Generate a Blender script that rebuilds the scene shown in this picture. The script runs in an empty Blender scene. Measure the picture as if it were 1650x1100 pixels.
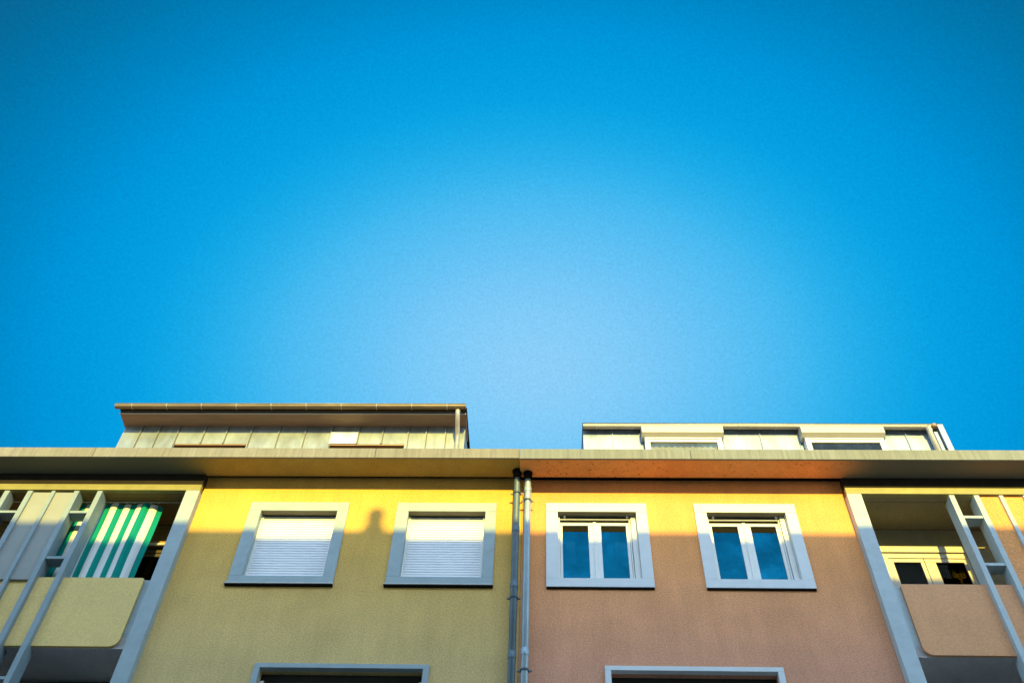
import bpy, bmesh, math, random
from mathutils import Vector, Matrix
random.seed(7)
R = math.radians
C = bpy.context.scene.collection
ORG = {}

# ------------------------------------------------------------------ materials
def mat(name): 
    m = bpy.data.materials.new(name); m.use_nodes = True
    nt = m.node_tree; b = nt.nodes['Principled BSDF']
    return m, nt, b
def N(nt, t, **kw):
    n = nt.nodes.new(t)
    for k, v in kw.items(): setattr(n, k, v)
    return n
def noise(nt, scale, detail=4, rough=.55, vec=None, sc=(1, 1, 1)):
    mp = N(nt, 'ShaderNodeMapping'); mp.inputs['Scale'].default_value = sc
    g = N(nt, 'ShaderNodeNewGeometry')
    nt.links.new(g.outputs['Position'], mp.inputs['Vector'])
    n = N(nt, 'ShaderNodeTexNoise'); n.inputs['Scale'].default_value = scale
    n.inputs['Detail'].default_value = detail; n.inputs['Roughness'].default_value = rough
    nt.links.new(mp.outputs[0], n.inputs['Vector'])
    return n.outputs['Fac']
def ramp(nt, src, stops):
    r = N(nt, 'ShaderNodeValToRGB'); e = r.color_ramp.elements
    while len(e) < len(stops): e.new(.5)
    for i, (p, c) in enumerate(stops):
        e[i].position = p; e[i].color = (c[0], c[1], c[2], 1) if hasattr(c, '__len__') else (c, c, c, 1)
    nt.links.new(src, r.inputs[0]); return r.outputs[0]
def mixc(nt, a, b, fac, mode='MIX'):
    m = N(nt, 'ShaderNodeMix', data_type='RGBA', blend_type=mode)
    for s, v in ((m.inputs[0], fac), (m.inputs[6], a), (m.inputs[7], b)):
        if hasattr(v, 'links') or isinstance(v, bpy.types.NodeSocket): nt.links.new(v, s)
        elif hasattr(v, '__len__'): s.default_value = (v[0], v[1], v[2], 1)
        else: s.default_value = v
    return m.outputs[2]
def bump(nt, b, src, strength=.3, dist=.01):
    n = N(nt, 'ShaderNodeBump'); n.inputs['Strength'].default_value = strength
    n.inputs['Distance'].default_value = dist
    nt.links.new(src, n.inputs['Height']); nt.links.new(n.outputs[0], b.inputs['Normal'])

def plaster(name, col, grain=.26, blotch=.11, bmp=.4, gs=48, flecks=None, rough=.92):
    m, nt, b = mat(name)
    lo = [c*(1-grain) for c in col]; hi = [min(.95, c*(1+grain)) for c in col]
    f = ramp(nt, noise(nt, gs, 3, .7), ((.3, lo), (.7, hi)))
    bl = ramp(nt, noise(nt, 1.1, 5, .6), ((.3, 1-blotch), (.7, 1+blotch)))
    c = mixc(nt, f, bl, 1.0, 'MULTIPLY')
    st = ramp(nt, noise(nt, 1.6, 5, .65, sc=(3.0, 3.0, .35)), ((.35, 1-blotch*.8), (.65, 1.0)))
    c = mixc(nt, c, st, 1.0, 'MULTIPLY')
    if flecks:
        a = ramp(nt, noise(nt, 24, 2, .6, sc=(1, 1.3, 1)), ((.655, 0.0), (.68, 1.0)))
        g = ramp(nt, noise(nt, 1.0, 3, .6), ((.36, 0.0), (.5, 1.0)))
        k = mixc(nt, a, g, 1.0, 'MULTIPLY')
        c = mixc(nt, c, flecks, k)
    nt.links.new(c, b.inputs['Base Color']); b.inputs['Roughness'].default_value = rough
    b.inputs['Specular IOR Level'].default_value = .15
    bump(nt, b, noise(nt, gs*1.5, 4, .7), bmp, .006)
    return m
def bounce_tint(m, lo, hi, z0, z1):
    """bounced light painted into the plaster: warmer under the eave, paler lower down"""
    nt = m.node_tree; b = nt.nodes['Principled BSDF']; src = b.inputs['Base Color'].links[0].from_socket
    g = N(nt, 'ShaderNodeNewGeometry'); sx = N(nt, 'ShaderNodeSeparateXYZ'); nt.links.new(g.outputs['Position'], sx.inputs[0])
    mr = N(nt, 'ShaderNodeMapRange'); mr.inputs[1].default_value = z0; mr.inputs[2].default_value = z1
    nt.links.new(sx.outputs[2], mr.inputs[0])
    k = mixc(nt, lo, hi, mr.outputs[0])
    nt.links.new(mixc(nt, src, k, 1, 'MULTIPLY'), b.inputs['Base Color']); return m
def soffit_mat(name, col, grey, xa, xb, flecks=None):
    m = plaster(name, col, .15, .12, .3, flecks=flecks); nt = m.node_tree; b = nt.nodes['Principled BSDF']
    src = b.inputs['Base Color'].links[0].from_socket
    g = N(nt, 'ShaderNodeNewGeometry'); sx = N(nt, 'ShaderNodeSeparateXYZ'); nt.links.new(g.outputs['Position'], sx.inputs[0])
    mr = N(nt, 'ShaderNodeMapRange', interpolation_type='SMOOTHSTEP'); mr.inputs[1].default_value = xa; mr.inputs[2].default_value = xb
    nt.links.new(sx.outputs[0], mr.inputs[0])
    nt.links.new(mixc(nt, src, grey, mr.outputs[0]), b.inputs['Base Color'])  # grey over the bays paints in the weaker bounced light there
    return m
def paint(name, col, rough=.45, var=.08, metal=0, sc=5, streak=(1, 1, 1), bmp=0.0, spec=.5):
    m, nt, b = mat(name)
    f = ramp(nt, noise(nt, sc, 6, .65, sc=streak), ((.3, [c*(1-var) for c in col]), (.7, [min(1, c*(1+var)) for c in col])))
    nt.links.new(f, b.inputs['Base Color']); b.inputs['Roughness'].default_value = rough
    b.inputs['Metallic'].default_value = metal; b.inputs['Specular IOR Level'].default_value = spec
    if bmp: bump(nt, b, noise(nt, 60, 3), bmp, .004)
    return m

OLIVE = (.69, .418, .135); SALMON = (.79, .332, .138)
M = {}
M['olive'] = bounce_tint(plaster('olive_plaster', OLIVE), (.98, 1.12, 1.45), (1.0, .93, .62), 8.8, 11.2)
M['salmon'] = bounce_tint(plaster('salmon_plaster', SALMON), (.95, 1.0, 1.45), (1.14, 1.08, .82), 8.8, 11.2)
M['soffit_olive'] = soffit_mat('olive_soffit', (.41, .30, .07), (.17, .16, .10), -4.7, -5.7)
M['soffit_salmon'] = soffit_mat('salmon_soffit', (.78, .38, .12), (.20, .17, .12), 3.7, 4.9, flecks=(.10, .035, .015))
M['panel_olive'] = plaster('olive_panel', (.76, .53, .20), .14, .06, .25, 45)
M['panel_salmon'] = plaster('salmon_panel', (.76, .365, .18), .14, .06, .25, 45)
M['grey_frame'] = paint('blue_grey_frame', (.31, .365, .365), .6, .10, bmp=.15)
M['pale_frame'] = paint('pale_blue_grey_frame', (.44, .49, .49), .6, .10, bmp=.15)
M['white_frame'] = paint('white_frame', (.66, .66, .64), .5, .05, bmp=.1)
M['pvc'] = paint('white_window_plastic', (.74, .72, .67), .35, .04)
M['cream_wood'] = paint('cream_painted_wood', (.52, .46, .35), .4, .07, sc=3, streak=(6, 6, 1))
M['slat'] = paint('white_shutter_slats', (.84, .82, .82), .4, .04)
M['infill_grey'] = paint('grey_infill_board', (.275, .275, .245), .7, .06, bmp=.2)
M['dark'] = paint('dark_interior', (.018, .017, .014), .9, .2)
M['dark_soffit'] = plaster('dark_grey_soffit', (.62, .56, .54), .15, .12, .25)
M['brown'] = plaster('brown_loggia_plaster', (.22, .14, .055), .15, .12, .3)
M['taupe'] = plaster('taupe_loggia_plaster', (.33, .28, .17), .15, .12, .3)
M['post'] = paint('grey_post', (.23, .28, .29), .6, .1, bmp=.15)
M['pane_reflection'] = paint('dark_pane_reflection', (.016, .013, .008), .9, .2, spec=0)
M['mustard'] = paint('mustard_head_beam', (.25, .21, .055), .7, .15, bmp=.2)
M['mustard_pale'] = paint('pale_mustard_head_beam', (.33, .29, .11), .7, .15, bmp=.2)
M['reveal'] = paint('brown_grey_reveal', (.15, .13, .09), .6, .15)
M['wood_dark'] = paint('dark_brown_wood', (.05, .03, .015), .5, .2)
M['band'] = paint('dark_head_band', (.028, .021, .014), .9, .2, spec=.1)
M['soot_and_shade'] = paint('sooty_rubber_and_shade', (.010, .008, .007), .9, .3, sc=20, spec=.05)  # near-black, for the rubber collars and for shade painted into gaps
M['gutter'] = paint('weathered_copper_gutter', (.24, .18, .105), .45, .25, metal=.3, sc=2.5, streak=(1, 3, 3))
M['gutter_pale'] = paint('pale_zinc_gutter', (.42, .38, .32), .42, .18, metal=.3, sc=2.5, streak=(1, 3, 3))
M['board'] = paint('brown_soffit_board', (.32, .23, .165), .7, .14, sc=3, streak=(.6, 3, 3))
M['edge'] = paint('pale_drip_edge', (.5, .48, .42), .5, .1)
M['box'] = paint('cream_roller_box', (.42, .39, .34), .45, .05)
M['pipe_dark'] = paint('dark_blue_grey_pipe', (.12, .16, .18), .5, .25, metal=.2, sc=4, streak=(1, 1, .6))
M['pipe_zinc'] = paint('zinc_pipe', (.36, .44, .48), .45, .18, metal=.3, sc=4, streak=(1, 1, .6))
M['wood_brown'] = paint('brown_wood_head', (.30, .17, .07), .6, .2, sc=6, streak=(.5, 3, 3))
M['asphalt'] = paint('asphalt', (.09, .09, .09), .9, .2, sc=8, bmp=.4)
M['paving'] = paint('concrete_paving', (.42, .40, .37), .9, .15, sc=4, bmp=.3)
M['curb'] = paint('granite_kerb', (.33, .32, .30), .85, .15, sc=9, bmp=.3)
M['mark'] = paint('road_marking', (.75, .75, .72), .7, .1)
M['cream_wall'] = plaster('cream_plaster', (.62, .57, .48))
M['roof_tile'] = paint('brown_roof_tiles', (.16, .07, .045), .85, .25, sc=7, bmp=.4)
M['gold'] = paint('yellow_cut_paper', (.9, .75, .12), .6, .1)
M['gold_dark'] = paint('dull_yellow_paper', (.5, .4, .06), .6, .1)
M['cloth_pale'] = paint('pale_curtain_cloth', (.9, .9, .9), .9, .1)
M['bracket'] = paint('bracket_steel', (.10, .12, .14), .5, .2, metal=.6)

def fascia_mat(name, col):
    m, nt, b = mat(name)
    s = ramp(nt, noise(nt, 9, 5, .75, sc=(2.2, .5, .12)), ((.32, [c*.74 for c in col]), (.66, [c*1.12 for c in col])))
    w = ramp(nt, noise(nt, .8, 4, .6), ((.35, (.90, .86, .78)), (.65, (1.06, 1.05, 1.05))))
    c = mixc(nt, s, w, 1, 'MULTIPLY')
    g = ramp(nt, noise(nt, 55, 2, .7), ((.3, .88), (.7, 1.1)))
    c = mixc(nt, c, g, 1, 'MULTIPLY')
    nt.links.new(c, b.inputs['Base Color']); b.inputs['Roughness'].default_value = .75
    bump(nt, b, noise(nt, 60, 3), .3, .004)
    return m
M['fascia'] = fascia_mat('streaked_fascia', (.215, .20, .175))
M['fascia_grey'] = fascia_mat('streaked_grey_fascia', (.20, .21, .20))

def zinc(name, col, metal=.55, rough=.42):
    m, nt, b = mat(name)
    a = ramp(nt, noise(nt, 1.7, 6, .65, sc=(1.6, 1, .8)), ((.3, [c*.72 for c in col]), (.5, col), (.7, [min(1, c*1.18) for c in col])))
    s = ramp(nt, noise(nt, 6, 4, .6, sc=(1.2, .5, .3)), ((.35, (.86, .84, .76)), (.65, (1.05, 1.05, 1.05))))
    c = mixc(nt, a, s, 1, 'MULTIPLY')
    nt.links.new(c, b.inputs['Base Color']); b.inputs['Metallic'].default_value = metal
    r = ramp(nt, noise(nt, 3, 4), ((.3, rough-.08), (.7, rough+.12)))
    nt.links.new(r, b.inputs['Roughness'])
    bump(nt, b, noise(nt, 2.0, 2), .25, .02)
    return m
M['zinc_olive'] = zinc('weathered_green_grey_zinc', (.26, .29, .30), .3)
M['zinc_white'] = zinc('pale_patinated_zinc', (.27, .34, .46), .2)
M['zinc_glare'] = zinc('zinc_with_sun_glare', (.95, .95, .92), .1, .3)

def glass(name, tint=(.02, .03, .035), refl=.35, gl=(.35, .62, .80)):
    m, nt, b = mat(name)
    out = nt.nodes['Material Output']
    tr = N(nt, 'ShaderNodeBsdfTransparent'); tr.inputs[0].default_value = (*tint, 1)
    g = N(nt, 'ShaderNodeBsdfGlossy'); g.inputs['Roughness'].default_value = .015; g.inputs[0].default_value = (*gl, 1)
    fr = N(nt, 'ShaderNodeLayerWeight'); fr.inputs[0].default_value = .25
    mr = N(nt, 'ShaderNodeMapRange'); mr.inputs[3].default_value = refl; mr.inputs[4].default_value = 1
    nt.links.new(fr.outputs['Fresnel'], mr.inputs[0])
    nb = N(nt, 'ShaderNodeBump'); nb.inputs['Strength'].default_value = .12; nb.inputs['Distance'].default_value = .02
    gv = mixc(nt, gl, ramp(nt, noise(nt, 2.6, 4, .6), ((.3, .72), (.5, 1.0), (.7, 1.5))), 1, 'MULTIPLY'); nt.links.new(gv, g.inputs[0])
    nt.links.new(noise(nt, 1.2, 2), nb.inputs['Height']); nt.links.new(nb.outputs[0], g.inputs['Normal'])
    mx = N(nt, 'ShaderNodeMixShader'); nt.links.new(mr.outputs[0], mx.inputs[0])
    nt.links.new(tr.outputs[0], mx.inputs[1]); nt.links.new(g.outputs[0], mx.inputs[2])
    nt.links.new(mx.outputs[0], out.inputs[0])
    return m
M['glass'] = glass('blue_tinted_glass', (.35, .5, .6), .40, (.003, .11, .18))
M['glass_dark'] = glass('dark_balcony_glass', (.45, .42, .35), .05, (.05, .05, .04))
M['glass_pale'] = glass('pale_attic_glass', (.92, .93, .85), .08, (.5, .5, .36))

def stripe_mat():
    m, nt, b = mat('green_white_stripes')
    uv = N(nt, 'ShaderNodeUVMap'); uv.uv_map = 'UVMap'
    sx = N(nt, 'ShaderNodeSeparateXYZ'); nt.links.new(uv.outputs[0], sx.inputs[0])
    f = N(nt, 'ShaderNodeMath', operation='FRACT'); nt.links.new(sx.outputs[0], f.inputs[0])
    st = ramp(nt, f.outputs[0], ((0, (.0, .27, .215)), (.5, (.78, .77, .72)))); 
    nt.nodes[-1].color_ramp.interpolation = 'CONSTANT'
    w = ramp(nt, noise(nt, 90, 2, .6), ((.3, .88), (.7, 1.06)))
    c = mixc(nt, st, w, 1, 'MULTIPLY')
    nt.links.new(c, b.inputs['Base Color']); b.inputs['Roughness'].default_value = .85
    b.inputs['Specular IOR Level'].default_value = .2
    tl = N(nt, 'ShaderNodeBsdfTranslucent'); nt.links.new(c, tl.inputs[0])
    mx = N(nt, 'ShaderNodeMixShader'); mx.inputs[0].default_value = .12
    nt.links.new(b.outputs[0], mx.inputs[1]); nt.links.new(tl.outputs[0], mx.inputs[2])
    nt.links.new(mx.outputs[0], nt.nodes['Material Output'].inputs[0])
    return m
M['stripes'] = stripe_mat()

# ------------------------------------------------------------------ mesh helpers
class B:
    def __init__(s): s.bm = bmesh.new()
    def box(s, x0, x1, y0, y1, z0, z1, bev=0):
        t = bmesh.new()
        bmesh.ops.create_cube(t, size=1)
        for v in t.verts:
            v.co = Vector(((x0+x1)/2+v.co.x*(x1-x0), (y0+y1)/2+v.co.y*(y1-y0), (z0+z1)/2+v.co.z*(z1-z0)))
        if bev: bmesh.ops.bevel(t, geom=t.edges[:], offset=bev, segments=2, affect='EDGES', profile=.5)
        s.merge(t); return s
    def merge(s, t):
        me = bpy.data.meshes.new('tmp'); t.to_mesh(me); t.free(); s.bm.from_mesh(me); bpy.data.meshes.remove(me)
    def poly(s, pts): 
        return s.bm.faces.new([s.bm.verts.new(p) for p in pts])
    def prism(s, prof, a, b, axis='x', bev=0):
        """extrude a closed 2D profile along an axis"""
        t = bmesh.new(); f = []
        for q in (a, b):
            f.append([t.verts.new({'x': (q, u, v), 'y': (u, q, v), 'z': (u, v, q)}[axis]) for u, v in prof])
        n = len(prof)
        for i in range(n): t.faces.new((f[0][i], f[0][(i+1) % n], f[1][(i+1) % n], f[1][i]))
        t.faces.new(f[0][::-1]); t.faces.new(f[1])
        bmesh.ops.recalc_face_normals(t, faces=t.faces[:])
        if bev: bmesh.ops.bevel(t, geom=t.edges[:], offset=bev, segments=2, affect='EDGES', profile=.5)
        s.merge(t); return s
    def tube(s, pts, r, seg=20, cap=True):
        pts = [Vector(p) for p in pts]; rs = r if hasattr(r, '__len__') else [r]*len(pts)
        t = bmesh.new(); rings = []
        for i, p in enumerate(pts):
            d = (pts[min(i+1, len(pts)-1)]-pts[max(i-1, 0)]).normalized()
            u = d.cross(Vector((1, 0, 0)) if abs(d.x) < .9 else Vector((0, 0, 1))).normalized(); w = d.cross(u)
            rings.append([t.verts.new(p+rs[i]*(math.cos(k*2*math.pi/seg)*u+math.sin(k*2*math.pi/seg)*w)) for k in range(seg)])
        for a, b in zip(rings, rings[1:]):
            for k in range(seg): t.faces.new((a[k], a[(k+1) % seg], b[(k+1) % seg], b[k])).smooth = True
        if cap: t.faces.new(rings[0][::-1]); t.faces.new(rings[-1])
        bmesh.ops.recalc_face_normals(t, faces=t.faces[:])
        s.merge(t); return s

def base(name, loc):
    o = bpy.data.objects.new(name, None); C.objects.link(o); o.location = loc; o.empty_display_size = .3
    ORG[o] = Vector(loc); return o
def part(name, b, m, parent=None, label=None):
    bm = b.bm; me = bpy.data.meshes.new(name)
    xs = [v.co for v in bm.verts]
    c = Vector([(min(p[i] for p in xs)+max(p[i] for p in xs))/2 for i in range(3)])
    bmesh.ops.translate(bm, verts=bm.verts[:], vec=-c)
    bm.to_mesh(me); bm.free(); me.materials.append(M[m] if isinstance(m, str) else m)
    o = bpy.data.objects.new(name, me); C.objects.link(o)
    if parent: o.parent = parent; o.location = c-ORG[parent]
    else: o.location = c
    ORG[o] = c
    if label: o['label'] = label
    return o
def tag(o, label, cat, group=None): 
    o['label'] = label; o['category'] = cat
    if group: o['group'] = group
    return o
def struct(o): o['kind'] = 'structure'; return o

def wall_mesh(x0, x1, z0, z1, holes, y=0.0, depth=.30, face=-1):
    """wall skin with real openings; front at y, reveals run back by depth"""
    b = B(); bm = b.bm
    xs = sorted({x0, x1, *[h[0] for h in holes], *[h[1] for h in holes]})
    zs = sorted({z0, z1, *[h[2] for h in holes], *[h[3] for h in holes]})
    xs = [x for x in xs if x0 <= x <= x1]; zs = [z for z in zs if z0 <= z <= z1]
    yb = y-face*depth
    for i in range(len(xs)-1):
        for k in range(len(zs)-1):
            cx, cz = (xs[i]+xs[i+1])/2, (zs[k]+zs[k+1])/2
            if any(h[0] < cx < h[1] and h[2] < cz < h[3] for h in holes): continue
            q = [(xs[i], zs[k]), (xs[i+1], zs[k]), (xs[i+1], zs[k+1]), (xs[i], zs[k+1])]
            if face > 0: q = q[::-1]
            b.poly([(u, y, v) for u, v in q]); b.poly([(u, yb, v) for u, v in q[::-1]])
    for a, c, d, e in holes+[(x0, x1, z0, z1)]:
        for p, q in (((a, d), (c, d)), ((c, d), (c, e)), ((c, e), (a, e)), ((a, e), (a, d))):
            b.poly([(p[0], y, p[1]), (q[0], y, q[1]), (q[0], yb, q[1]), (p[0], yb, p[1])])
    bmesh.ops.remove_doubles(bm, verts=bm.verts[:], dist=1e-5)
    bmesh.ops.recalc_face_normals(bm, faces=bm.faces[:])
    return b
def frame_mesh(x0, x1, z0, z1, l, r, bt, tp, y0, y1, joint=False, bev=.003):
    b = B(); g = .0
    b.box(x0, x1, y0, y1, z1-tp, z1, bev)
    if joint:
        b.box(x0, x0+l, y0, y1, z0+bt, z1-tp-.004, bev); b.box(x1-r, x1, y0, y1, z0+bt, z1-tp-.004, bev)
    else:
        b.box(x0, x0+l, y0, y1, z0+bt, z1-tp, bev); b.box(x1-r, x1, y0, y1, z0+bt, z1-tp, bev)
    b.box(x0, x1, y0, y1, z0, z0+bt, bev)
    return b

# ------------------------------------------------------------------ windows
def room(x0, x1, z0, z1, y, d, parent, name='room_lining'):
    b = B()
    for f in ([(x0, y+d, z0), (x1, y+d, z0), (x1, y+d, z1), (x0, y+d, z1)],
              [(x0, y, z0), (x0, y+d, z0), (x0, y+d, z1), (x0, y, z1)], [(x1, y, z0), (x1, y, z1), (x1, y+d, z1), (x1, y+d, z0)],
              [(x0, y, z1), (x0, y+d, z1), (x1, y+d, z1), (x1, y, z1)], [(x0, y, z0), (x1, y, z0), (x1, y+d, z0), (x0, y+d, z0)]):
        b.poly(f)
    return part(name, b, 'dark', parent)

def shutter(x0, x1, z0, z1, y, pitch=.0445):
    b = B(); z = z0; 
    while z < z1-.005:
        h = min(pitch, z1-z)
        b.prism([(y+.012, z), (y+.004, z+.002), (y, z+h*.2), (y, z+h*.74), (y+.005, z+h*.88), (y+.012, z+h*.9)], x0, x1)
        z += pitch
    b.box(x0, x1, y+.014, y+.02, z0, z1)
    return b

def shutter_window(x, parent, top=11.655):
    z0, z1, x1 = top-1.5, top, x+1.43
    w = part('window', frame_mesh(x, x1, z0+.02, z1, .17, .155, .13, .165, -.022, .06), 'grey_frame', parent)
    part('sill', B().box(x-.025, x1+.01, -.05, .0, z0, z0+.02, .003), 'edge', w)
    o0, o1, q0, q1 = x+.17, x1-.155, z0+.15, z1-.165
    for a, c in ((o0, o0+.035), (o1-.035, o1)): part('guide_rail', B().box(a, c, .085, .12, q0, q1, .003), 'pvc', w)
    part('roller_shutter', shutter(o0+.036, o1-.036, q0, q1-.012, .098), 'slat', w)
    part('shutter_head', B().box(o0, o1, .075, .13, q1-.012, q1), 'dark', w)
    part('head_reveal', B().box(o0+.004, o1-.001, -.020, .074, q1-.004, q1+.001), 'reveal', w)
    part('side_reveal', B().box(o0-.001, o0+.004, -.020, .084, q0, q1-.005), 'grey_frame', w)
    part('top_dark_line', B().box(x+.002, x1-.002, -.006, -.001, z1+.001, z1+.011), 'reveal', w)  # thin dark line along the frame's top edge
    part('bottom_shade_strip', B().box(x-.01, x1+.005, -.042, -.001, z0-.022, z0-.001), 'soot_and_shade', w)  # black strip painting in the shade under the sill
    room(o0-.002, o1+.002, q0-.02, q1+.02, .13, .25, w)
    return w

def casement_window(x, parent, curt, top=11.655):
    z0, z1, x1 = top-1.505, top, x+1.43
    w = part('window', frame_mesh(x, x1, z0, z1, .165, .155, .145, .165, -.03, .06, True), 'white_frame', parent)
    o0, o1, q0, q1 = x+.165, x1-.155, z0+.145, z1-.165
    b = B()                                             # casement frame
    b.box(o0, o0+.03, .06, .16, q0, q1, .003); b.box(o1-.075, o1, .06, .16, q0, q1, .003)
    b.box(o1-.10, o1-.082, .085, .16, q0, q1, .002)
    b.box(o0+.031, o1-.076, .12, .16, q1-.095, q1-.075, .003)
    part('casement_frame', b, 'pvc', w)
    b = B()
    b.box(o0+.02, o1-.02, .09, .11, q1-.028, q1-.012, .002); b.box(o0+.02, o1-.02, .13, .15, q1-.075, q1, .0)
    part('roller_slot', b, 'band', w)
    for hx in (o0+.10, o1-.12):
        part('clip', B().box(hx-.014, hx+.014, .045, .09, q1-.03, q1-.002, .003), 'pvc', w)
    part('shutter_bottom_rail', B().box(o0+.02, o1-.02, .075, .10, q1-.055, q1-.038, .003), 'pvc', w)
    a0, a1 = o0+.032, o1-.102; mid = (a0+a1)/2
    pz0, pz1 = q0+.10, q1-.145
    for s0, s1, l, r in ((a0, mid-.006, .035, .085), (mid+.006, a1, .085, .045)):
        s = part('sash', frame_mesh(s0, s1, q0+.01, q1-.098, l, r, .09, .05, .10, .145, bev=.006), 'pvc', w)
        p = part('pane', B().box(s0+l-.003, s1-r+.003, .122, .126, pz0-.01, q1-.14), 'glass', w)
        part('pane_reflection_strip', B().box(s0+l-.002, s1-r+.002, .1195, .1215, q1-.247, q1-.147), 'pane_reflection', w)  # dark strip across the pane top, drawn as the window head's reflection
    part('meeting_stile', B().box(mid-.022, mid+.022, .088, .10, q0+.01, q1-.09, .005), 'pvc', w)
    for cx0, cx1, cz0, cz1 in curt:
        b = B(); n = 8
        for k in range(n):
            u0, u1 = cx0+(cx1-cx0)*k/n, cx0+(cx1-cx0)*(k+1)/n
            y0, y1 = .22+.015*(k % 2), .22+.015*((k+1) % 2)
            b.poly([(u0, y0, cz0), (u1, y1, cz0), (u1, y1, cz1), (u0, y0, cz1)])
        part('curtain', b, 'cloth_pale', w)
    part('head_reveal', B().box(o0+.001, o1-.001, -.027, .118, q1-.005, q1+.001), 'reveal', w)
    part('bottom_shade_strip', B().box(x+.005, x1-.005, -.026, -.001, z0-.024, z0-.001), 'soot_and_shade', w)  # black strip drawn as the shade below the frame
    room(o0-.002, o1+.002, q0-.02, q1+.02, .17, .9, w)
    return w

def wide_window(x0, x1, top, m, parent, slats):
    z0 = top-1.5; t = .075
    w = part('window', frame_mesh(x0, x1, z0, top, t, t, .10, t*.85, -.03, .05), m, parent, 'wide window with thin blue grey surround')
    o0, o1, q0, q1 = x0+t, x1-t, z0+.10, top-t*.85
    part('roller_box', B().box(o0, o1, .13, .20, q1-.16, q1), 'dark', w)
    for a, c in ((o0, o0+.05), (o1-.05, o1)): part('guide_rail', B().box(a, c, .10, .16, q0, q1-.10, .003), 'pvc', w)
    if slats: part('roller_shutter', shutter(o0+.052, o1-.052, q0, q1-.16, .115, .05), paint('dark_brown_slats', (.09, .07, .065), .6, .1), w)
    else:
        for s0, s1 in ((o0+.05, (o0+o1)/2-.004), ((o0+o1)/2+.004, o1-.05)):
            part('sash', frame_mesh(s0, s1, q0, q1-.16, .06, .06, .07, .06, .12, .16, bev=.004), 'pvc', w)
            part('pane', B().box(s0+.055, s1-.055, .138, .142, q0+.06, q1-.21), 'glass_dark', w)
    room(o0-.002, o1+.002, q0-.02, q1+.02, .2, .9, w)

# ------------------------------------------------------------------ balconies
def rounded(x0, x1, z0, z1, r, corners):
    """2D outline; corners: set of 'bl','br','tr','tl' that are rounded"""
    pts = []
    for key, cx, cz, sx, sz, a0 in (('bl', x0, z0, 1, 1, 180), ('br', x1, z0, -1, 1, 270), ('tr', x1, z1, -1, -1, 0), ('tl', x0, z1, 1, -1, 90)):
        rr = corners.get(key, 0)
        if not rr: pts.append((cx, cz)); continue
        for k in range(9):
            a = R(a0+90*k/8); pts.append((cx+sx*rr+rr*math.cos(a), cz+sz*rr+rr*math.sin(a)))
    return pts

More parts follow.
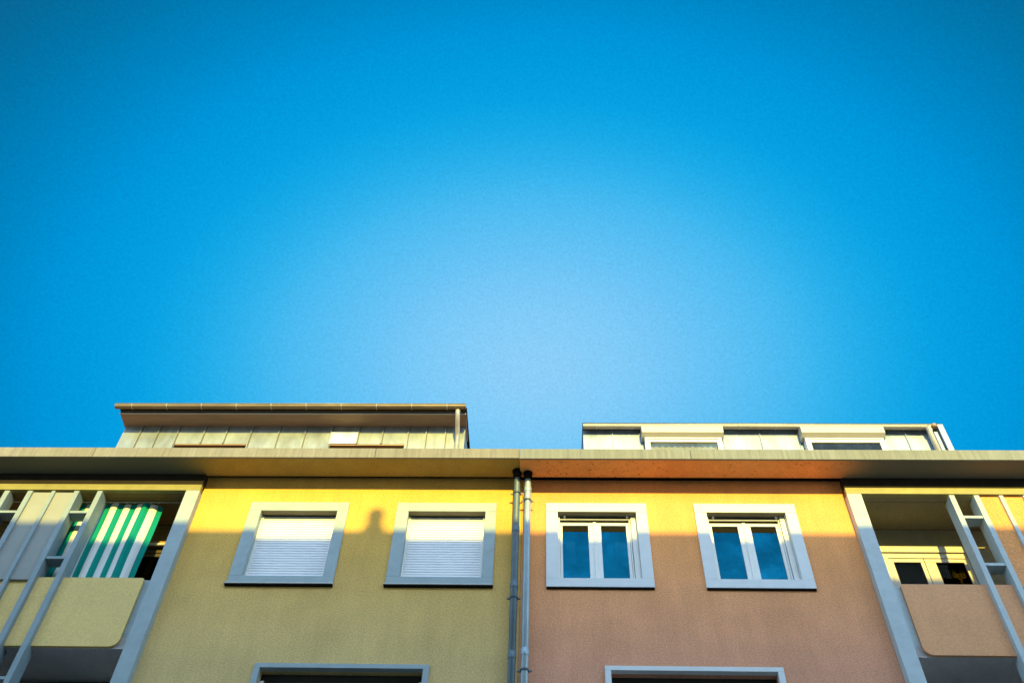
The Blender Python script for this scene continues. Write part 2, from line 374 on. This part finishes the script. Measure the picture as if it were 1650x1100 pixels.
def balcony(sgn, xo, top, parent, panel_m, infill_m, frame_m, lower, back_m):
    """sgn=+1: runs to the right from outer jamb xo; top = beam underside z"""
    X = lambda d: xo+sgn*d
    def bx(b, d0, d1, y0, y1, z0, z1, bev=0): 
        a, c = sorted((X(d0), X(d1))); b.box(a, c, y0, y1, z0, z1, bev); return b
    W = 4.34 if sgn > 0 else 4.32
    post_m = frame_m if sgn > 0 else 'post'
    zb = top-2.72+.03
    f = part('balcony', bx(B(), .205, W-.205, -.02, .70, top-2.66, top-2.50), 'dark_soffit', parent, 'upper balcony bay with blue grey frame' if not lower else 'lower balcony bay with blue grey frame')
    for e0, e1 in ((0, .205), (W-.205, W)):
        if not lower: part('jamb', bx(B(), e0, e1, -.12, .16, 6.35, top, .004), frame_m, f)
    if not lower: part('head_beam', bx(B(), 0, W, -.12, -.05, top, top+.118, .004), 'mustard' if sgn < 0 else 'mustard_pale', f)
    if not lower: part('head_band', bx(B(), 0, W, -.115, .16, top+.118, top+.33), 'band', f)
    # liner beside the parapet panel
    for e0, e1 in ((.205, .40), (W-.40, W-.205)): part('liner', bx(B(), e0, e1, -.02, .10, top-2.65, top-1.575, .003), frame_m, f)
    if not lower:
        b = B(); bx(b, .205, W-.205, -.048, .62, top+.002, top+.10); bx(b, .205, W-.205, .05, .075, top-.004, top+.002)
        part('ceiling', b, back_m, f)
    # back wall with door opening
    d0, d1 = (.50, 1.70) if sgn > 0 else (.23, 1.9)
    fm = 'cream_wood' if sgn > 0 else 'wood_dark'
    xa, xb = sorted((X(.205), X(W-.205))); ha, hb = sorted((X(d0), X(d1)))
    b = wall_mesh(xa, xb, top-2.50, top, [(ha, hb, top-2.45, top-.46)], .63, .12)
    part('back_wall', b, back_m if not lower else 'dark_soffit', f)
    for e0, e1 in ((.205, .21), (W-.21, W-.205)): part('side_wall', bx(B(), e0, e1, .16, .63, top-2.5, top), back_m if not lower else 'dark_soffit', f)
    # door
    b = B(); zt = top-.46; zl = top-2.45
    bx(b, d0-.10, d1+.03, .575, .63, zt-.01, zt+.10, .004)      # ledge / roller cover
    part('roller_box', b, fm if sgn > 0 else 'wood_brown', f)
    if sgn < 0: part('awning_tube', B().tube([(X(.21), .54, zt+.0), (X(1.6), .54, zt+.0)], .024, 14), 'cream_wood', f)
    b = B()
    bx(b, d0, d1, .60, .66, zt-.10, zt-.011, .003)
    bx(b, d0, d0+.08, .60, .66, zl, zt-.10, .003); bx(b, d1-.035, d1, .60, .66, zl, zt-.10, .003)
    part('door_frame', b, fm, f)
    m = (d0+d1)/2-.02
    for a0, a1 in ((d0+.083, m-.004), (m+.004, d1-.038)):
        b = B(); st = .11
        l0 = .05 if a0 < m-.1 else .16; l1 = .07 if a0 < m-.1 else .03
        if a0 < m-.1: l0, l1 = .06, .055
        else: l0, l1 = .15, .03
        bx(b, a0, a1, .612, .65, zt-.165, zt-.103, .004); bx(b, a0, a0+l0, .612, .65, zl, zt-.165, .004)
        bx(b, a1-l1, a1, .612, .65, zl, zt-.165, .004); bx(b, a0+l0, a1-l1, .612, .65, zl, zl+.2, .004)
        part('door', b, fm, f)
        part('door_pane', bx(B(), a0+l0-.004, a1-l1+.004, .630, .634, zl+.19, zt-.16), 'glass_dark', f)
    ra, rb = sorted((X(d0-.05), X(d1+.05)))
    room(ra, rb, zl-.05, zt+.05, .752, 1.0, f)
    # parapet panel
    pa, pb = sorted((X(.325), X(W-.325)))
    pr = rounded(pa, pb, top-2.655, top-1.57, .1, {'bl': .12, 'br': .12, 'tl': .03, 'tr': .03})
    part('parapet_panel', B().prism(pr, -.06, -.022, 'y'), panel_m, f)
    # posts, fins, rungs, infill
    ps = [1.462, 1.807, 2.152, 2.497, 2.842]
    ztop = top-.035; zlow = top-2.72
    for i, p in enumerate(ps):
        d = .075 if i in (0, 1, 3, 4) else .055
        y1 = .07 if i in (0, 1, 3, 4) else -.0
        b = bx(B(), p-d/2, p+d/2, -.135, y1, zlow, ztop if not lower else top+.0, .003)
        if i in (0, 1, 3, 4) and not lower: bx(b, p-.018, p+.018, -.02, .06, ztop, top, .002)
        part('post', b, post_m, f)
    a, c = sorted((X(ps[1]+.038), X(ps[3]-.038)))
    part('infill_panel', B().box(a, c, -.10, -.07, top-1.64, ztop-.004), infill_m, f)
    for p0, p1 in ((ps[0], ps[1]), (ps[3], ps[4])):
        for dz in (.43, 1.27):
            b = bx(B(), p0+.038, p1-.038, -.12, .06, top-dz-.03, top-dz+.015, .003)
            part('rung', b, post_m, f)
    return f

# ------------------------------------------------------------------ pipes
def downpipe(x, r, m, ytop, ztop, bz, parent, jz):
    b = B(); y = -.125
    b.tube([(x, y, 0.05), (x, y, 12.0), (x, y-.02, 12.05), (x, y-.05, 12.10), (x, y-.06, 12.20)], r, 24)
    for z in jz: b.tube([(x, y, z), (x, y, z+.012), (x, y, z+.10), (x, y, z+.112)], [r, r+.006, r+.006, r], 24)
    p = part('downpipe', b, m, parent)
    b = B().tube([(x, y-.055, ztop-.115), (x, y-.055, ztop-.05), (x, y-.055, ztop+.02)], [r+.010, r+.018, r+.034], 24)
    part('collar', b, 'soot_and_shade', p)
    for z in bz:
        b = B().tube([(x, y, z), (x, y, z+.028)], r+.010, 24)
        b.box(x-r-.045, x-r-.005, y-.010, y+.008, z, z+.024, .002); b.box(x+r+.005, x+r+.04, y-.010, y+.008, z, z+.024, .002)
        b.box(x-.012, x+.012, y+r, 0, z, z+.024)
        part('bracket', b, 'bracket', p)
    return p

# ------------------------------------------------------------------ dormers
def roof_z(y): return 12.36+(y+.40)*.50

def dormer_left(parent):
    x0, x1, y, zt = -7.32, -1.375, 1.0, 14.43
    holes = [(-6.33, -5.08, 13.1, 13.985), (-3.66, -2.39, 13.1, 13.985)]
    sm = []; b = wall_mesh(x0, x1, 12.7, zt, holes, y, .2)
    for sx in (x0, x1):                                   # cheeks
        b.poly([(sx, y+.2, 12.7), (sx, 4.8, 14.6), (sx, 4.8, 14.75), (sx, y+.2, zt)][::(1 if sx < 0 else -1)])
    for s in (-7.01, -6.69, -6.35, -5.89, -5.50, -5.07, -4.59, -4.13, -3.68, -3.21, -2.79, -2.35, -2.04, -1.71):
        zl = 12.8
        for h in holes:
            if h[0]-.01 < s < h[1]+.01: zl = h[3]
        b.box(s-.007, s+.007, y-.028, y+.005, zl, zt-.002); sm.append((s, zl))
    d = part('dormer', b, 'zinc_olive', parent, 'left dormer clad in green grey zinc with deep eave')
    for s_, zl in sm: part('seam_shadow_gap', B().box(s_+.008, s_+.022, y-.004, y+.002, zl, zt-.005), 'reveal', d)
    part('glare_sheet', B().box(-3.672, -3.218, y-.012, y-.004, 13.99, 14.27), 'zinc_glare', d)  # sun glare put into the colour of one near-white sheet
    part('soffit', B().prism([(.715, zt), (.715, zt+.035), (1.35, zt+.035), (1.35, zt)], x0-.035, x1+.02, 'x'), 'board', d)
    part('drip_edge', B().box(x0-.05, x1+.02, .70, .7145, zt-.012, zt+.008, .002), 'edge', d)
    part('roof', B().prism([(.66, zt+.085), (.66, zt+.12), (5.2, zt+.55), (5.2, zt+.47), (1.0, zt+.085)], x0-.06, x1+.03, 'x'), 'band', d)
    part('fascia_board', B().box(x0-.03, x1+.015, .703, .714, zt+.009, zt+.084), 'soot_and_shade', d)  # board coloured near-black to paint in the gutter's shade on it
    gutter(x0-.10, x1+.02, .595, 14.492, .052, 'gutter', d)
    b = B().tube([(-1.49, .625, 14.43), (-1.49, .64, 14.36), (-1.49, .74, 14.24), (-1.49, .86, 14.14), (-1.49, .93, 14.04), (-1.49, .93, 13.0)], .04, 18)
    part('downpipe', b, 'gutter_pale', d)
    for h in holes:
        f = part('window_frame', frame_mesh(h[0], h[1], h[2], h[3]-.03, .06, .06, .06, .07, y+.14, y+.19), 'band', d)
        part('window_pane', B().box(h[0]+.055, h[1]-.055, y+.16, y+.164, h[2]+.05, h[3]-.095), 'glass_dark', d)
        part('window_head', B().box(h[0], h[1], y+.002, y+.198, h[3]-.028, h[3]-.004), 'wood_brown', d)
        room(h[0], h[1], h[2], h[3], y+.2, .8, d)
    part('lining', B().box(x0+.05, x1-.05, y+1.1, y+1.15, 12.9, zt), 'dark', d)
    return d

def gutter(x0, x1, y, z, r, m, parent):
    b = B(); prof = []
    for k in range(13):
        a = R(180+180*k/12); prof.append((y+r*math.cos(a), z+r*math.sin(a)))
    prof += [(y+r, z+.004), (y+r-.006, z+.004)]
    for k in range(13):
        a = R(360-180*k/12); prof.append((y+(r-.005)*math.cos(a), z+(r-.005)*math.sin(a)+.001))
    prof += [(y-r+.006, z+.010), (y-r-.006, z+.010)]
    b.prism(prof, x0, x1, 'x')
    b.tube([(x0, y-r-.002, z+.006), (x1, y-r-.002, z+.006)], .009, 10)
    for sx in (x0, x1):
        c = [(sx, y+r*math.cos(R(180+180*k/12)), z+r*math.sin(R(180+180*k/12))) for k in range(13)]
        b.poly(c)
    g = part('gutter', b, m, parent)
    xx = x0+.17+.4*random.random()
    while xx < x1-.1:
        part('gutter_clip', B().tube([(xx, y+(r+.003)*math.cos(R(180+180*k/12)), z+(r+.003)*math.sin(R(180+180*k/12))) for k in range(13)], .006, 6), 'edge', g)
        xx += .605
    return g

def dormer_right(parent):
    x0, x1, y, zt = .645, 6.50, 1.0, 14.355
    wins = [(1.62, 2.985), (4.28, 5.66)]
    holes = [(a+.03, c-.02, 13.1, 14.025) for a, c in wins]
    b = wall_mesh(x0, x1, 12.7, zt, holes, y, .12)
    for sx in (x0, x1): b.poly([(sx, y+.12, 12.7), (sx, 4.8, 14.6), (sx, 4.8, 14.7), (sx, y+.12, zt)][::(1 if sx < 1 else -1)])
    for s in (1.14, 3.63, 6.07): b.box(s-.006, s+.006, y-.022, y+.005, 12.8, zt)
    for s in (1.60, 3.0, 4.265, 5.675): b.box(s-.005, s+.005, y-.018, y+.005, 12.8, zt)
    d = part('dormer', b, 'zinc_white', parent, 'right dormer clad in pale zinc with two cream roller boxes')
    part('soffit', B().box(x0-.005, x1+.06, .88, 1.3, zt, zt+.03), 'band', d)
    part('roof', B().prism([(.87, zt+.031), (.87, zt+.038), (5.2, zt+.5), (5.2, zt+.42), (1.0, zt+.036)], x0-.01, x1+.2, 'x'), 'band', d)
    gutter(x0+.0, x1+.045, .895, 14.332, .05, 'gutter_pale', d)
    for a, c in wins:
        b = B().prism([(.80, 14.235), (.80, 14.09), (.87, 14.03), (.995, 14.03), (.995, 14.30), (.84, 14.285)], a, c, 'x', .004)
        rb = part('roller_box', b, 'box', d)
        b = frame_mesh(a+.045, c-.04, 13.12, 14.022, .055, .055, .06, .028, .86, 1.05, bev=.004)
        part('window_frame', b, 'pvc', d)
        part('sash', frame_mesh(a+.103, c-.098, 13.19, 13.975, .025, .025, .05, .055, .865, .91, bev=.003), 'pvc', d)
        part('window_pane', B().box(a+.125, c-.12, .885, .889, 13.2, 13.93), 'glass_pale', d)
        b = B(); xx = a+.14
        while xx < c-.2:
            b.poly([(xx, y-.06, 13.2), (xx+.05, y-.04, 13.2), (xx+.05, y-.04, 13.95), (xx, y-.06, 13.95)])
            b.poly([(xx+.05, y-.04, 13.2), (xx+.1, y-.06, 13.2), (xx+.1, y-.06, 13.95), (xx+.05, y-.04, 13.95)]); xx += .1
        part('curtain', b, 'cream_wood', d)
    # corner: pipe, end strip, gable strip
    part('downpipe', B().tube([(6.43, .865, 14.30), (6.44, .865, 14.23), (6.45, .90, 14.17), (6.46, .90, 12.9)], [.045, .05, .045, .045], 18), 'gutter_pale', d)
    part('corner_flashing', B().box(6.505, 6.565, .88, 1.2, 12.8, 14.20, .004), 'zinc_white', d)
    part('gutter_end', B().tube([(6.53, .80, 14.30), (6.53, .83, 14.30), (6.53, .90, 14.30)], [.03, .045, .045], 16), 'wood_brown', d)
    part('gable_strip', B().box(6.60, 6.70, .86, 1.1, 12.8, 14.37, .006), 'zinc_white', d)
    b = B(); b.poly([(6.69, 1.1, 12.8), (6.69, 4.8, 14.6), (6.69, 4.8, 14.75), (6.69, 1.1, 14.37)])
    part('gable_wall', b, 'zinc_white', d)
    return d

# ------------------------------------------------------------------ buildings
XJ = -.335
def cornice(parent, x0, x1, yf, zb, zt, gap, m_f, m_s, joints):
    xs = [x0]+joints+[x1]
    b = B()
    for a, c in zip(xs, xs[1:]):
        b.prism([(yf, zb), (yf, zt-.01), (yf+.02, zt), (-.10, zt+.05), (-.10, zb+.16), (yf+.03, zb+.13), (yf+.03, zb)], a+.003, c-.003, 'x', .004)
    f = part('cornice', b, m_f, parent, 'streaked grey concrete cornice')
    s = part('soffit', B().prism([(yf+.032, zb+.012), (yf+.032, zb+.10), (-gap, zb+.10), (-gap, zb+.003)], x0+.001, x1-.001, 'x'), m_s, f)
    part('gap_shade_strip', B().box(x0+.002, x1-.002, -gap+.001, -.001, zb+.05, zb+.09), 'soot_and_shade', f)  # near-black strip deepens the recess shade by colour
    return f

def building(side):
    left = side < 0
    root = base('apartment_building', (-5.9 if left else 5.2, 5, 0))
    x0, x1 = (-11.8, XJ) if left else (XJ+.004, 11.0)
    wtop = 12.30
    if left:
        h = [(-4.26+.16, -2.83-.145, 10.30, 11.50), (-2.13+.16, -.70-.145, 10.30, 11.50), (-3.58+.07, -1.42-.07, 7.54, 8.89)]
        bay = (-9.36+.15, -5.04-.05)
    else:
        h = [(.01+.155, 1.44-.145, 10.29, 11.50), (2.115+.155, 3.545-.145, 10.29, 11.50), (.72+.07, 2.88-.07, 7.54, 8.89)]
        bay = (4.30+.05, 8.64-.15)
    h.append((bay[0], bay[1], 6.42, 11.85))
    w = wall_mesh(x0, x1, 0, wtop, h, 0, .30)
    w.box(x0, x1, 9.8, 10, 0, 14); w.box((x0 if left else x1-.2), (x0+.2 if left else x1), .3, 9.8, 0, 12.3)
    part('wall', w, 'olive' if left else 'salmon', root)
    # roof
    part('roof', B().prism([(-.10, 12.40), (5, 14.85), (10.3, 12.3), (10.3, 12.1), (5, 14.6), (-.05, 12.2)], x0, x1, 'x'), 'roof_tile', root)
    if left:
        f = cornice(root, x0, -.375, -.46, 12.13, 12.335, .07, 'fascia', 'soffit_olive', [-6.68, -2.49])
        shutter_window(-4.26, root); shutter_window(-2.13, root)
        wide_window(-3.58, -1.42, 8.94, 'grey_frame', root, True)
        dormer_left(root)
        balcony(-1, -5.04, 11.787, root, 'panel_olive', 'infill_grey', 'grey_frame', False, 'brown')
        balcony(-1, -5.04, 9.067, root, 'panel_olive', 'infill_grey', 'grey_frame', True, 'brown')
        downpipe(-.410, .047, 'pipe_dark', 0, 12.14, [11.72, 9.86, 7.6], root, [11.0, 9.86+.17, 8.95])
    else:
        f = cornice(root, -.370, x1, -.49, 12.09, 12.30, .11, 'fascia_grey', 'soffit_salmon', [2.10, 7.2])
        casement_window(.01, root, [(.29, .42, 10.75, 11.15), (.98, 1.13, 10.7, 11.15)])
        casement_window(2.115, root, [(2.55, 2.75, 10.40, 10.68), (2.86, 3.20, 10.40, 10.70), (3.08, 3.12, 10.5, 11.0)])
        wide_window(.72, 2.88, 8.95, 'white_frame', root, False)
        dormer_right(root)
        balcony(1, 4.30, 11.777, root, 'panel_salmon', 'salmon', 'pale_frame', False, 'taupe')
        balcony(1, 4.30, 9.057, root, 'panel_salmon', 'salmon', 'pale_frame', True, 'taupe')
        downpipe(-.253, .047, 'pipe_zinc', 0, 12.12, [11.58, 8.78, 6.7], root, [11.76, 9.0])
    return root

lb = tag(building(-1), 'olive yellow plastered apartment house with closed white roller shutters', 'building')
rb = tag(building(1), 'salmon plastered apartment house with white framed casement windows', 'building')

# striped curtain in the left balcony
def striped_curtain():
    b = B(); bm = b.bm; n = 150; xr, xl = -5.635, -7.35
    zt, zb = 11.765, 9.9; rows = 14
    grid = []
    uvs = []
    for i in range(n+1):
        t = i/n; x = xr+(xl-xr)*t
        s = -(x-xr)
        y = .15+.012*math.sin(s*33)+.01*math.sin(s*13+1)
        if s < .12: y += .035*(1-s/.12)**2
        u = s/.19
        if s < .4: u = s/.19+.10*math.sin(s*16)
        if .20 < s < .30: y -= .04*math.sin((s-.20)/.10*math.pi)
        col = []
        for k in range(rows+1):
            z = zt+(zb-zt)*k/rows
            if k == 0:
                z -= .012*abs(math.sin(s*14)) + (0.06*(1-s/.07)**2 if s < .07 else 0)
            col.append(bm.verts.new((x+.012*math.sin(k*.5+s*3)*(k/rows), y+.008*math.sin(k*.6+s*7), z)))
        grid.append(col); uvs.append(u)
    uvl = bm.loops.layers.uv.new('UVMap')
    for i in range(n):
        for k in range(rows):
            f = bm.faces.new((grid[i][k], grid[i+1][k], grid[i+1][k+1], grid[i][k+1])); f.smooth = True
            for l, uu in zip(f.loops, (uvs[i], uvs[i+1], uvs[i+1], uvs[i])): l[uvl].uv = (uu, 0)
    return b
root = base('balcony_curtain', (-6.5, .15, 9.9))
tag(root, 'green and white striped cloth curtain hanging in the left balcony', 'curtain')
part('cloth', striped_curtain(), 'stripes', root)
part('rail', B().tube([(-5.27, .12, 11.77), (-9.1, .12, 11.77)], .009, 10), 'cream_wood', root)
b = B(); 
for s in range(14): b.tube([(-5.70-s*.12, .13, 11.778), (-5.70-s*.12, .13, 11.755)], .008, 8)
part('rings', b, 'cream_wood', root)

# wind-chime like paper cut-outs behind the right balcony door glass
def ring(pts, k=.62):
    """flat outline shape with an open middle"""
    b = B(); n = len(pts); cx = sum(p[0] for p in pts)/n; cz = sum(p[1] for p in pts)/n
    inn = [(cx+(x-cx)*k, cz+(z-cz)*(k+.1)) for x, z in pts]
    for i in range(n):
        a, c, d, e = pts[i], pts[(i+1) % n], inn[(i+1) % n], inn[i]
        b.poly([(q[0], .640, q[1]) for q in (a, c, d, e)])
    bmesh.ops.remove_doubles(b.bm, verts=b.bm.verts[:], dist=1e-5)
    return b
root = base('door_decoration', (5.74, .64, 10.9))
tag(root, 'small yellow cut out ornament behind the right balcony door glass', 'ornament')
def hexa(cx, cz, w, h): return [(cx-w, cz-h*.7), (cx, cz-h), (cx+w, cz-h*.7), (cx+w, cz+h*.7), (cx, cz+h), (cx-w, cz+h*.7)]
for cx, cz, w, h in ((5.668, 10.965, .032, .085), (5.742, 10.970, .028, .075), (5.800, 10.920, .030, .060), (5.858, 10.968, .030, .080)):
    part('outline', ring(hexa(cx, cz, w, h)), 'gold', root)
    part('centre', B().box(cx-w*.35, cx+w*.35, .6395, .6405, cz-h*.5, cz+h*.5), 'gold_dark', root)
part('tail', B().box(5.785, 5.815, .6398, .6402, 10.80, 10.855), 'gold', root)

# ------------------------------------------------------------------ street and opposite house
def sheet(name, x0, x1, y0, y1, z, m, th=.02):
    o = part(name, B().box(x0, x1, y0, y1, z-th, z), m); return struct(o)
sheet('ground', -400, 400, -400, 400, -.12, 'paving')
sheet('road', -60, 60, -15.5, -4.5, -.10, 'asphalt', .016)
sheet('pavement', -60, 60, -4.35, 0, 0, 'paving', .1)
p2 = sheet('pavement', -60, 60, -19, -15.65, 0, 'paving', .1)
sheet('kerb', -60, 60, -4.5, -4.352, .005, 'curb', .103); sheet('kerb', -60, 60, -15.648, -15.5, .005, 'curb', .103)
b = B()
for k in range(-12, 13): b.box(k*4.5-1, k*4.5+1, -10.06, -9.94, -.099, -.095)
struct(part('road_markings', b, 'mark'))
SH = .4307            # rise of the sun per metre across the street
root = base('apartment_building', (0, -25, 0))
tag(root, 'cream plastered house on the opposite side of the street with one round topped chimney', 'building')
zr = 11.12+SH*19.0
hs = []
for k in range(-6, 7):
    for fl in range(6): hs.append((k*3.4-.6, k*3.4+.6, 1.2+fl*2.9, 2.6+fl*2.9))
part('wall', wall_mesh(-24, 24, 0, zr-.3, hs, -19, .25, 1), 'cream_wall', root)
b = B(); b.box(-24, 24, -31, -30.8, 0, zr-.3); b.box(-24, -23.8, -30.8, -19.26, 0, zr-.3); b.box(23.8, 24, -30.8, -19.26, 0, zr-.3)
part('rear_wall', b, 'cream_wall', root)
for a, c, d, e in hs:
    f = part('window', frame_mesh(a, c, d, e, .07, .07, .07, .07, -19.2, -19.12), 'pvc', root)
    part('pane', B().box(a+.06, c-.06, -19.17, -19.165, d+.06, e-.06), 'glass_dark', f)
part('lining', B().box(-23.7, 23.7, -20.4, -20.3, .1, zr-.4), 'dark', root)
part('roof', B().box(-24.3, 24.3, -31.3, -18.99, zr-.295, zr), 'curb', root)
cx, cy = -2.42+.1405*19.6, -19.6; cz = 11.40+SH*19.6
b = B().tube([(cx, cy, zr), (cx, cy, zr+.05), (cx, cy, cz-.18), (cx, cy, cz-.17), (cx, cy, cz-.12), (cx, cy, cz-.06), (cx, cy, cz+.06), (cx, cy, cz+.11), (cx, cy, cz+.15)],
             [.42, .24, .13, .11, .09, .115, .115, .09, .04], 24)
part('chimney', b, 'gutter', root)

# ------------------------------------------------------------------ camera
cam = bpy.data.cameras.new('camera'); co = bpy.data.objects.new('camera', cam); C.objects.link(co)
cam.lens = 35; cam.sensor_width = 36; cam.clip_end = 2000; cam.clip_start = .1
rt = Vector((.999443155, .0206465368, .0262125941)); up = Vector((.000731602, -.798946752, .601401324)); fw = Vector((-.0333593215, .60104726, .798516967))
m = Matrix((rt, up, -fw)).transposed().to_4x4(); m.translation = Vector((0, -10.5, 1.6))
co.matrix_world = m
bpy.context.scene.camera = co

# ------------------------------------------------------------------ light
EL = R(23.1); AZ = R(8.0)      # the sun stands behind the camera, a little to its right
sd = Vector((math.sin(AZ)*math.cos(EL), -math.cos(AZ)*math.cos(EL), math.sin(EL)))
sun = bpy.data.lights.new('sun', 'SUN'); so = bpy.data.objects.new('sun', sun); C.objects.link(so)
sun.energy = 8.0; sun.angle = R(.42); sun.color = (1.0, .81, .13)
so.rotation_euler = sd.to_track_quat('Z', 'Y').to_euler(); so.location = (5, -30, 30)

w = bpy.data.worlds.new('World'); bpy.context.scene.world = w; w.use_nodes = True
nt = w.node_tree; bg = nt.nodes['Background']
sky = N(nt, 'ShaderNodeTexSky', sky_type='NISHITA'); sky.sun_disc = False
sky.sun_elevation = EL; sky.sun_rotation = math.pi-AZ; sky.air_density = 1.0; sky.dust_density = .6; sky.ozone_density = 2.5
SKYS = .64
tc = N(nt, 'ShaderNodeTexCoord')
def vm(op, a, bb=None):
    n = N(nt, 'ShaderNodeVectorMath', operation=op)
    nt.links.new(a, n.inputs[0])
    if bb is not None: n.inputs[1].default_value = bb
    return n
# sky glow with a darker rim, painted around the camera's view direction, wider than high
gd = (fw + rt*(35/1604) - up*(50/1604)).normalized()
gx = Vector((1, 0, 0)); gx = (gx-gd*gx.dot(gd)).normalized(); gu = gx.cross(gd)
def dot(v): return vm('DOT_PRODUCT', tc.outputs['Generated'], tuple(v)).outputs['Value']
def mt(op, a, b=None):
    n = N(nt, 'ShaderNodeMath', operation=op)
    for i, q in enumerate((a, b)):
        if q is None: continue
        if isinstance(q, (int, float)): n.inputs[i].default_value = q
        else: nt.links.new(q, n.inputs[i])
    return n.outputs[0]
dz = mt('MAXIMUM', dot(gd), .05)
a_ = mt('DIVIDE', dot(gx), dz); b_ = mt('MULTIPLY', mt('DIVIDE', dot(gu), dz), 1.46)
rad = mt('SQRT', mt('ADD', mt('MULTIPLY', a_, a_), mt('MULTIPLY', b_, b_)))
ac = N(nt, 'ShaderNodeMath', operation='ARCCOSINE'); nt.links.new(dot(gd), ac.inputs[0])
def s2l(c): return tuple((x/255/12.92 if x/255 <= .04045 else ((x/255+.055)/1.055)**2.4) for x in c)
gl = ramp(nt, rad, tuple((p, s2l(c)) for p, c in ((0, (142, 208, 250)), (.08, (132, 205, 249)), (.162, (108, 197, 246)), (.26, (66, 186, 241)), (.33, (28, 173, 234)),
          (.40, (3, 162, 228)), (.50, (0, 149, 218)), (.57, (0, 136, 200)), (.66, (0, 121, 177)), (.77, (5, 103, 148)), (1, (20, 92, 135)))))
gl_i = nt.nodes[-1].color_ramp; gl_i.interpolation = 'B_SPLINE'
msk = N(nt, 'ShaderNodeMapRange', interpolation_type='SMOOTHSTEP'); msk.inputs[1].default_value = R(40); msk.inputs[2].default_value = R(75)
msk.inputs[3].default_value = 1; msk.inputs[4].default_value = 0
nt.links.new(ac.outputs[0], msk.inputs[0])
gr = N(nt, 'ShaderNodeTexNoise'); gr.inputs['Scale'].default_value = 420; gr.inputs['Detail'].default_value = 1
nt.links.new(tc.outputs['Generated'], gr.inputs['Vector'])
grm = ramp(nt, gr.outputs['Fac'], ((.25, .93), (.75, 1.06)))
gl = mixc(nt, gl, grm, 1, 'MULTIPLY')
glb = mixc(nt, gl, (1/SKYS,)*3, 1, 'MULTIPLY')
skt = mixc(nt, sky.outputs[0], (.86, .98, .96), 1, 'MULTIPLY')
fin = mixc(nt, skt, glb, msk.outputs[0])
nt.links.new(fin, bg.inputs[0]); bg.inputs[1].default_value = SKYS

sc = bpy.context.scene
sc.view_settings.view_transform = 'Standard'; sc.view_settings.look = 'None'; sc.view_settings.exposure = 0
sc.cycles.max_bounces = 8; sc.cycles.diffuse_bounces = 5
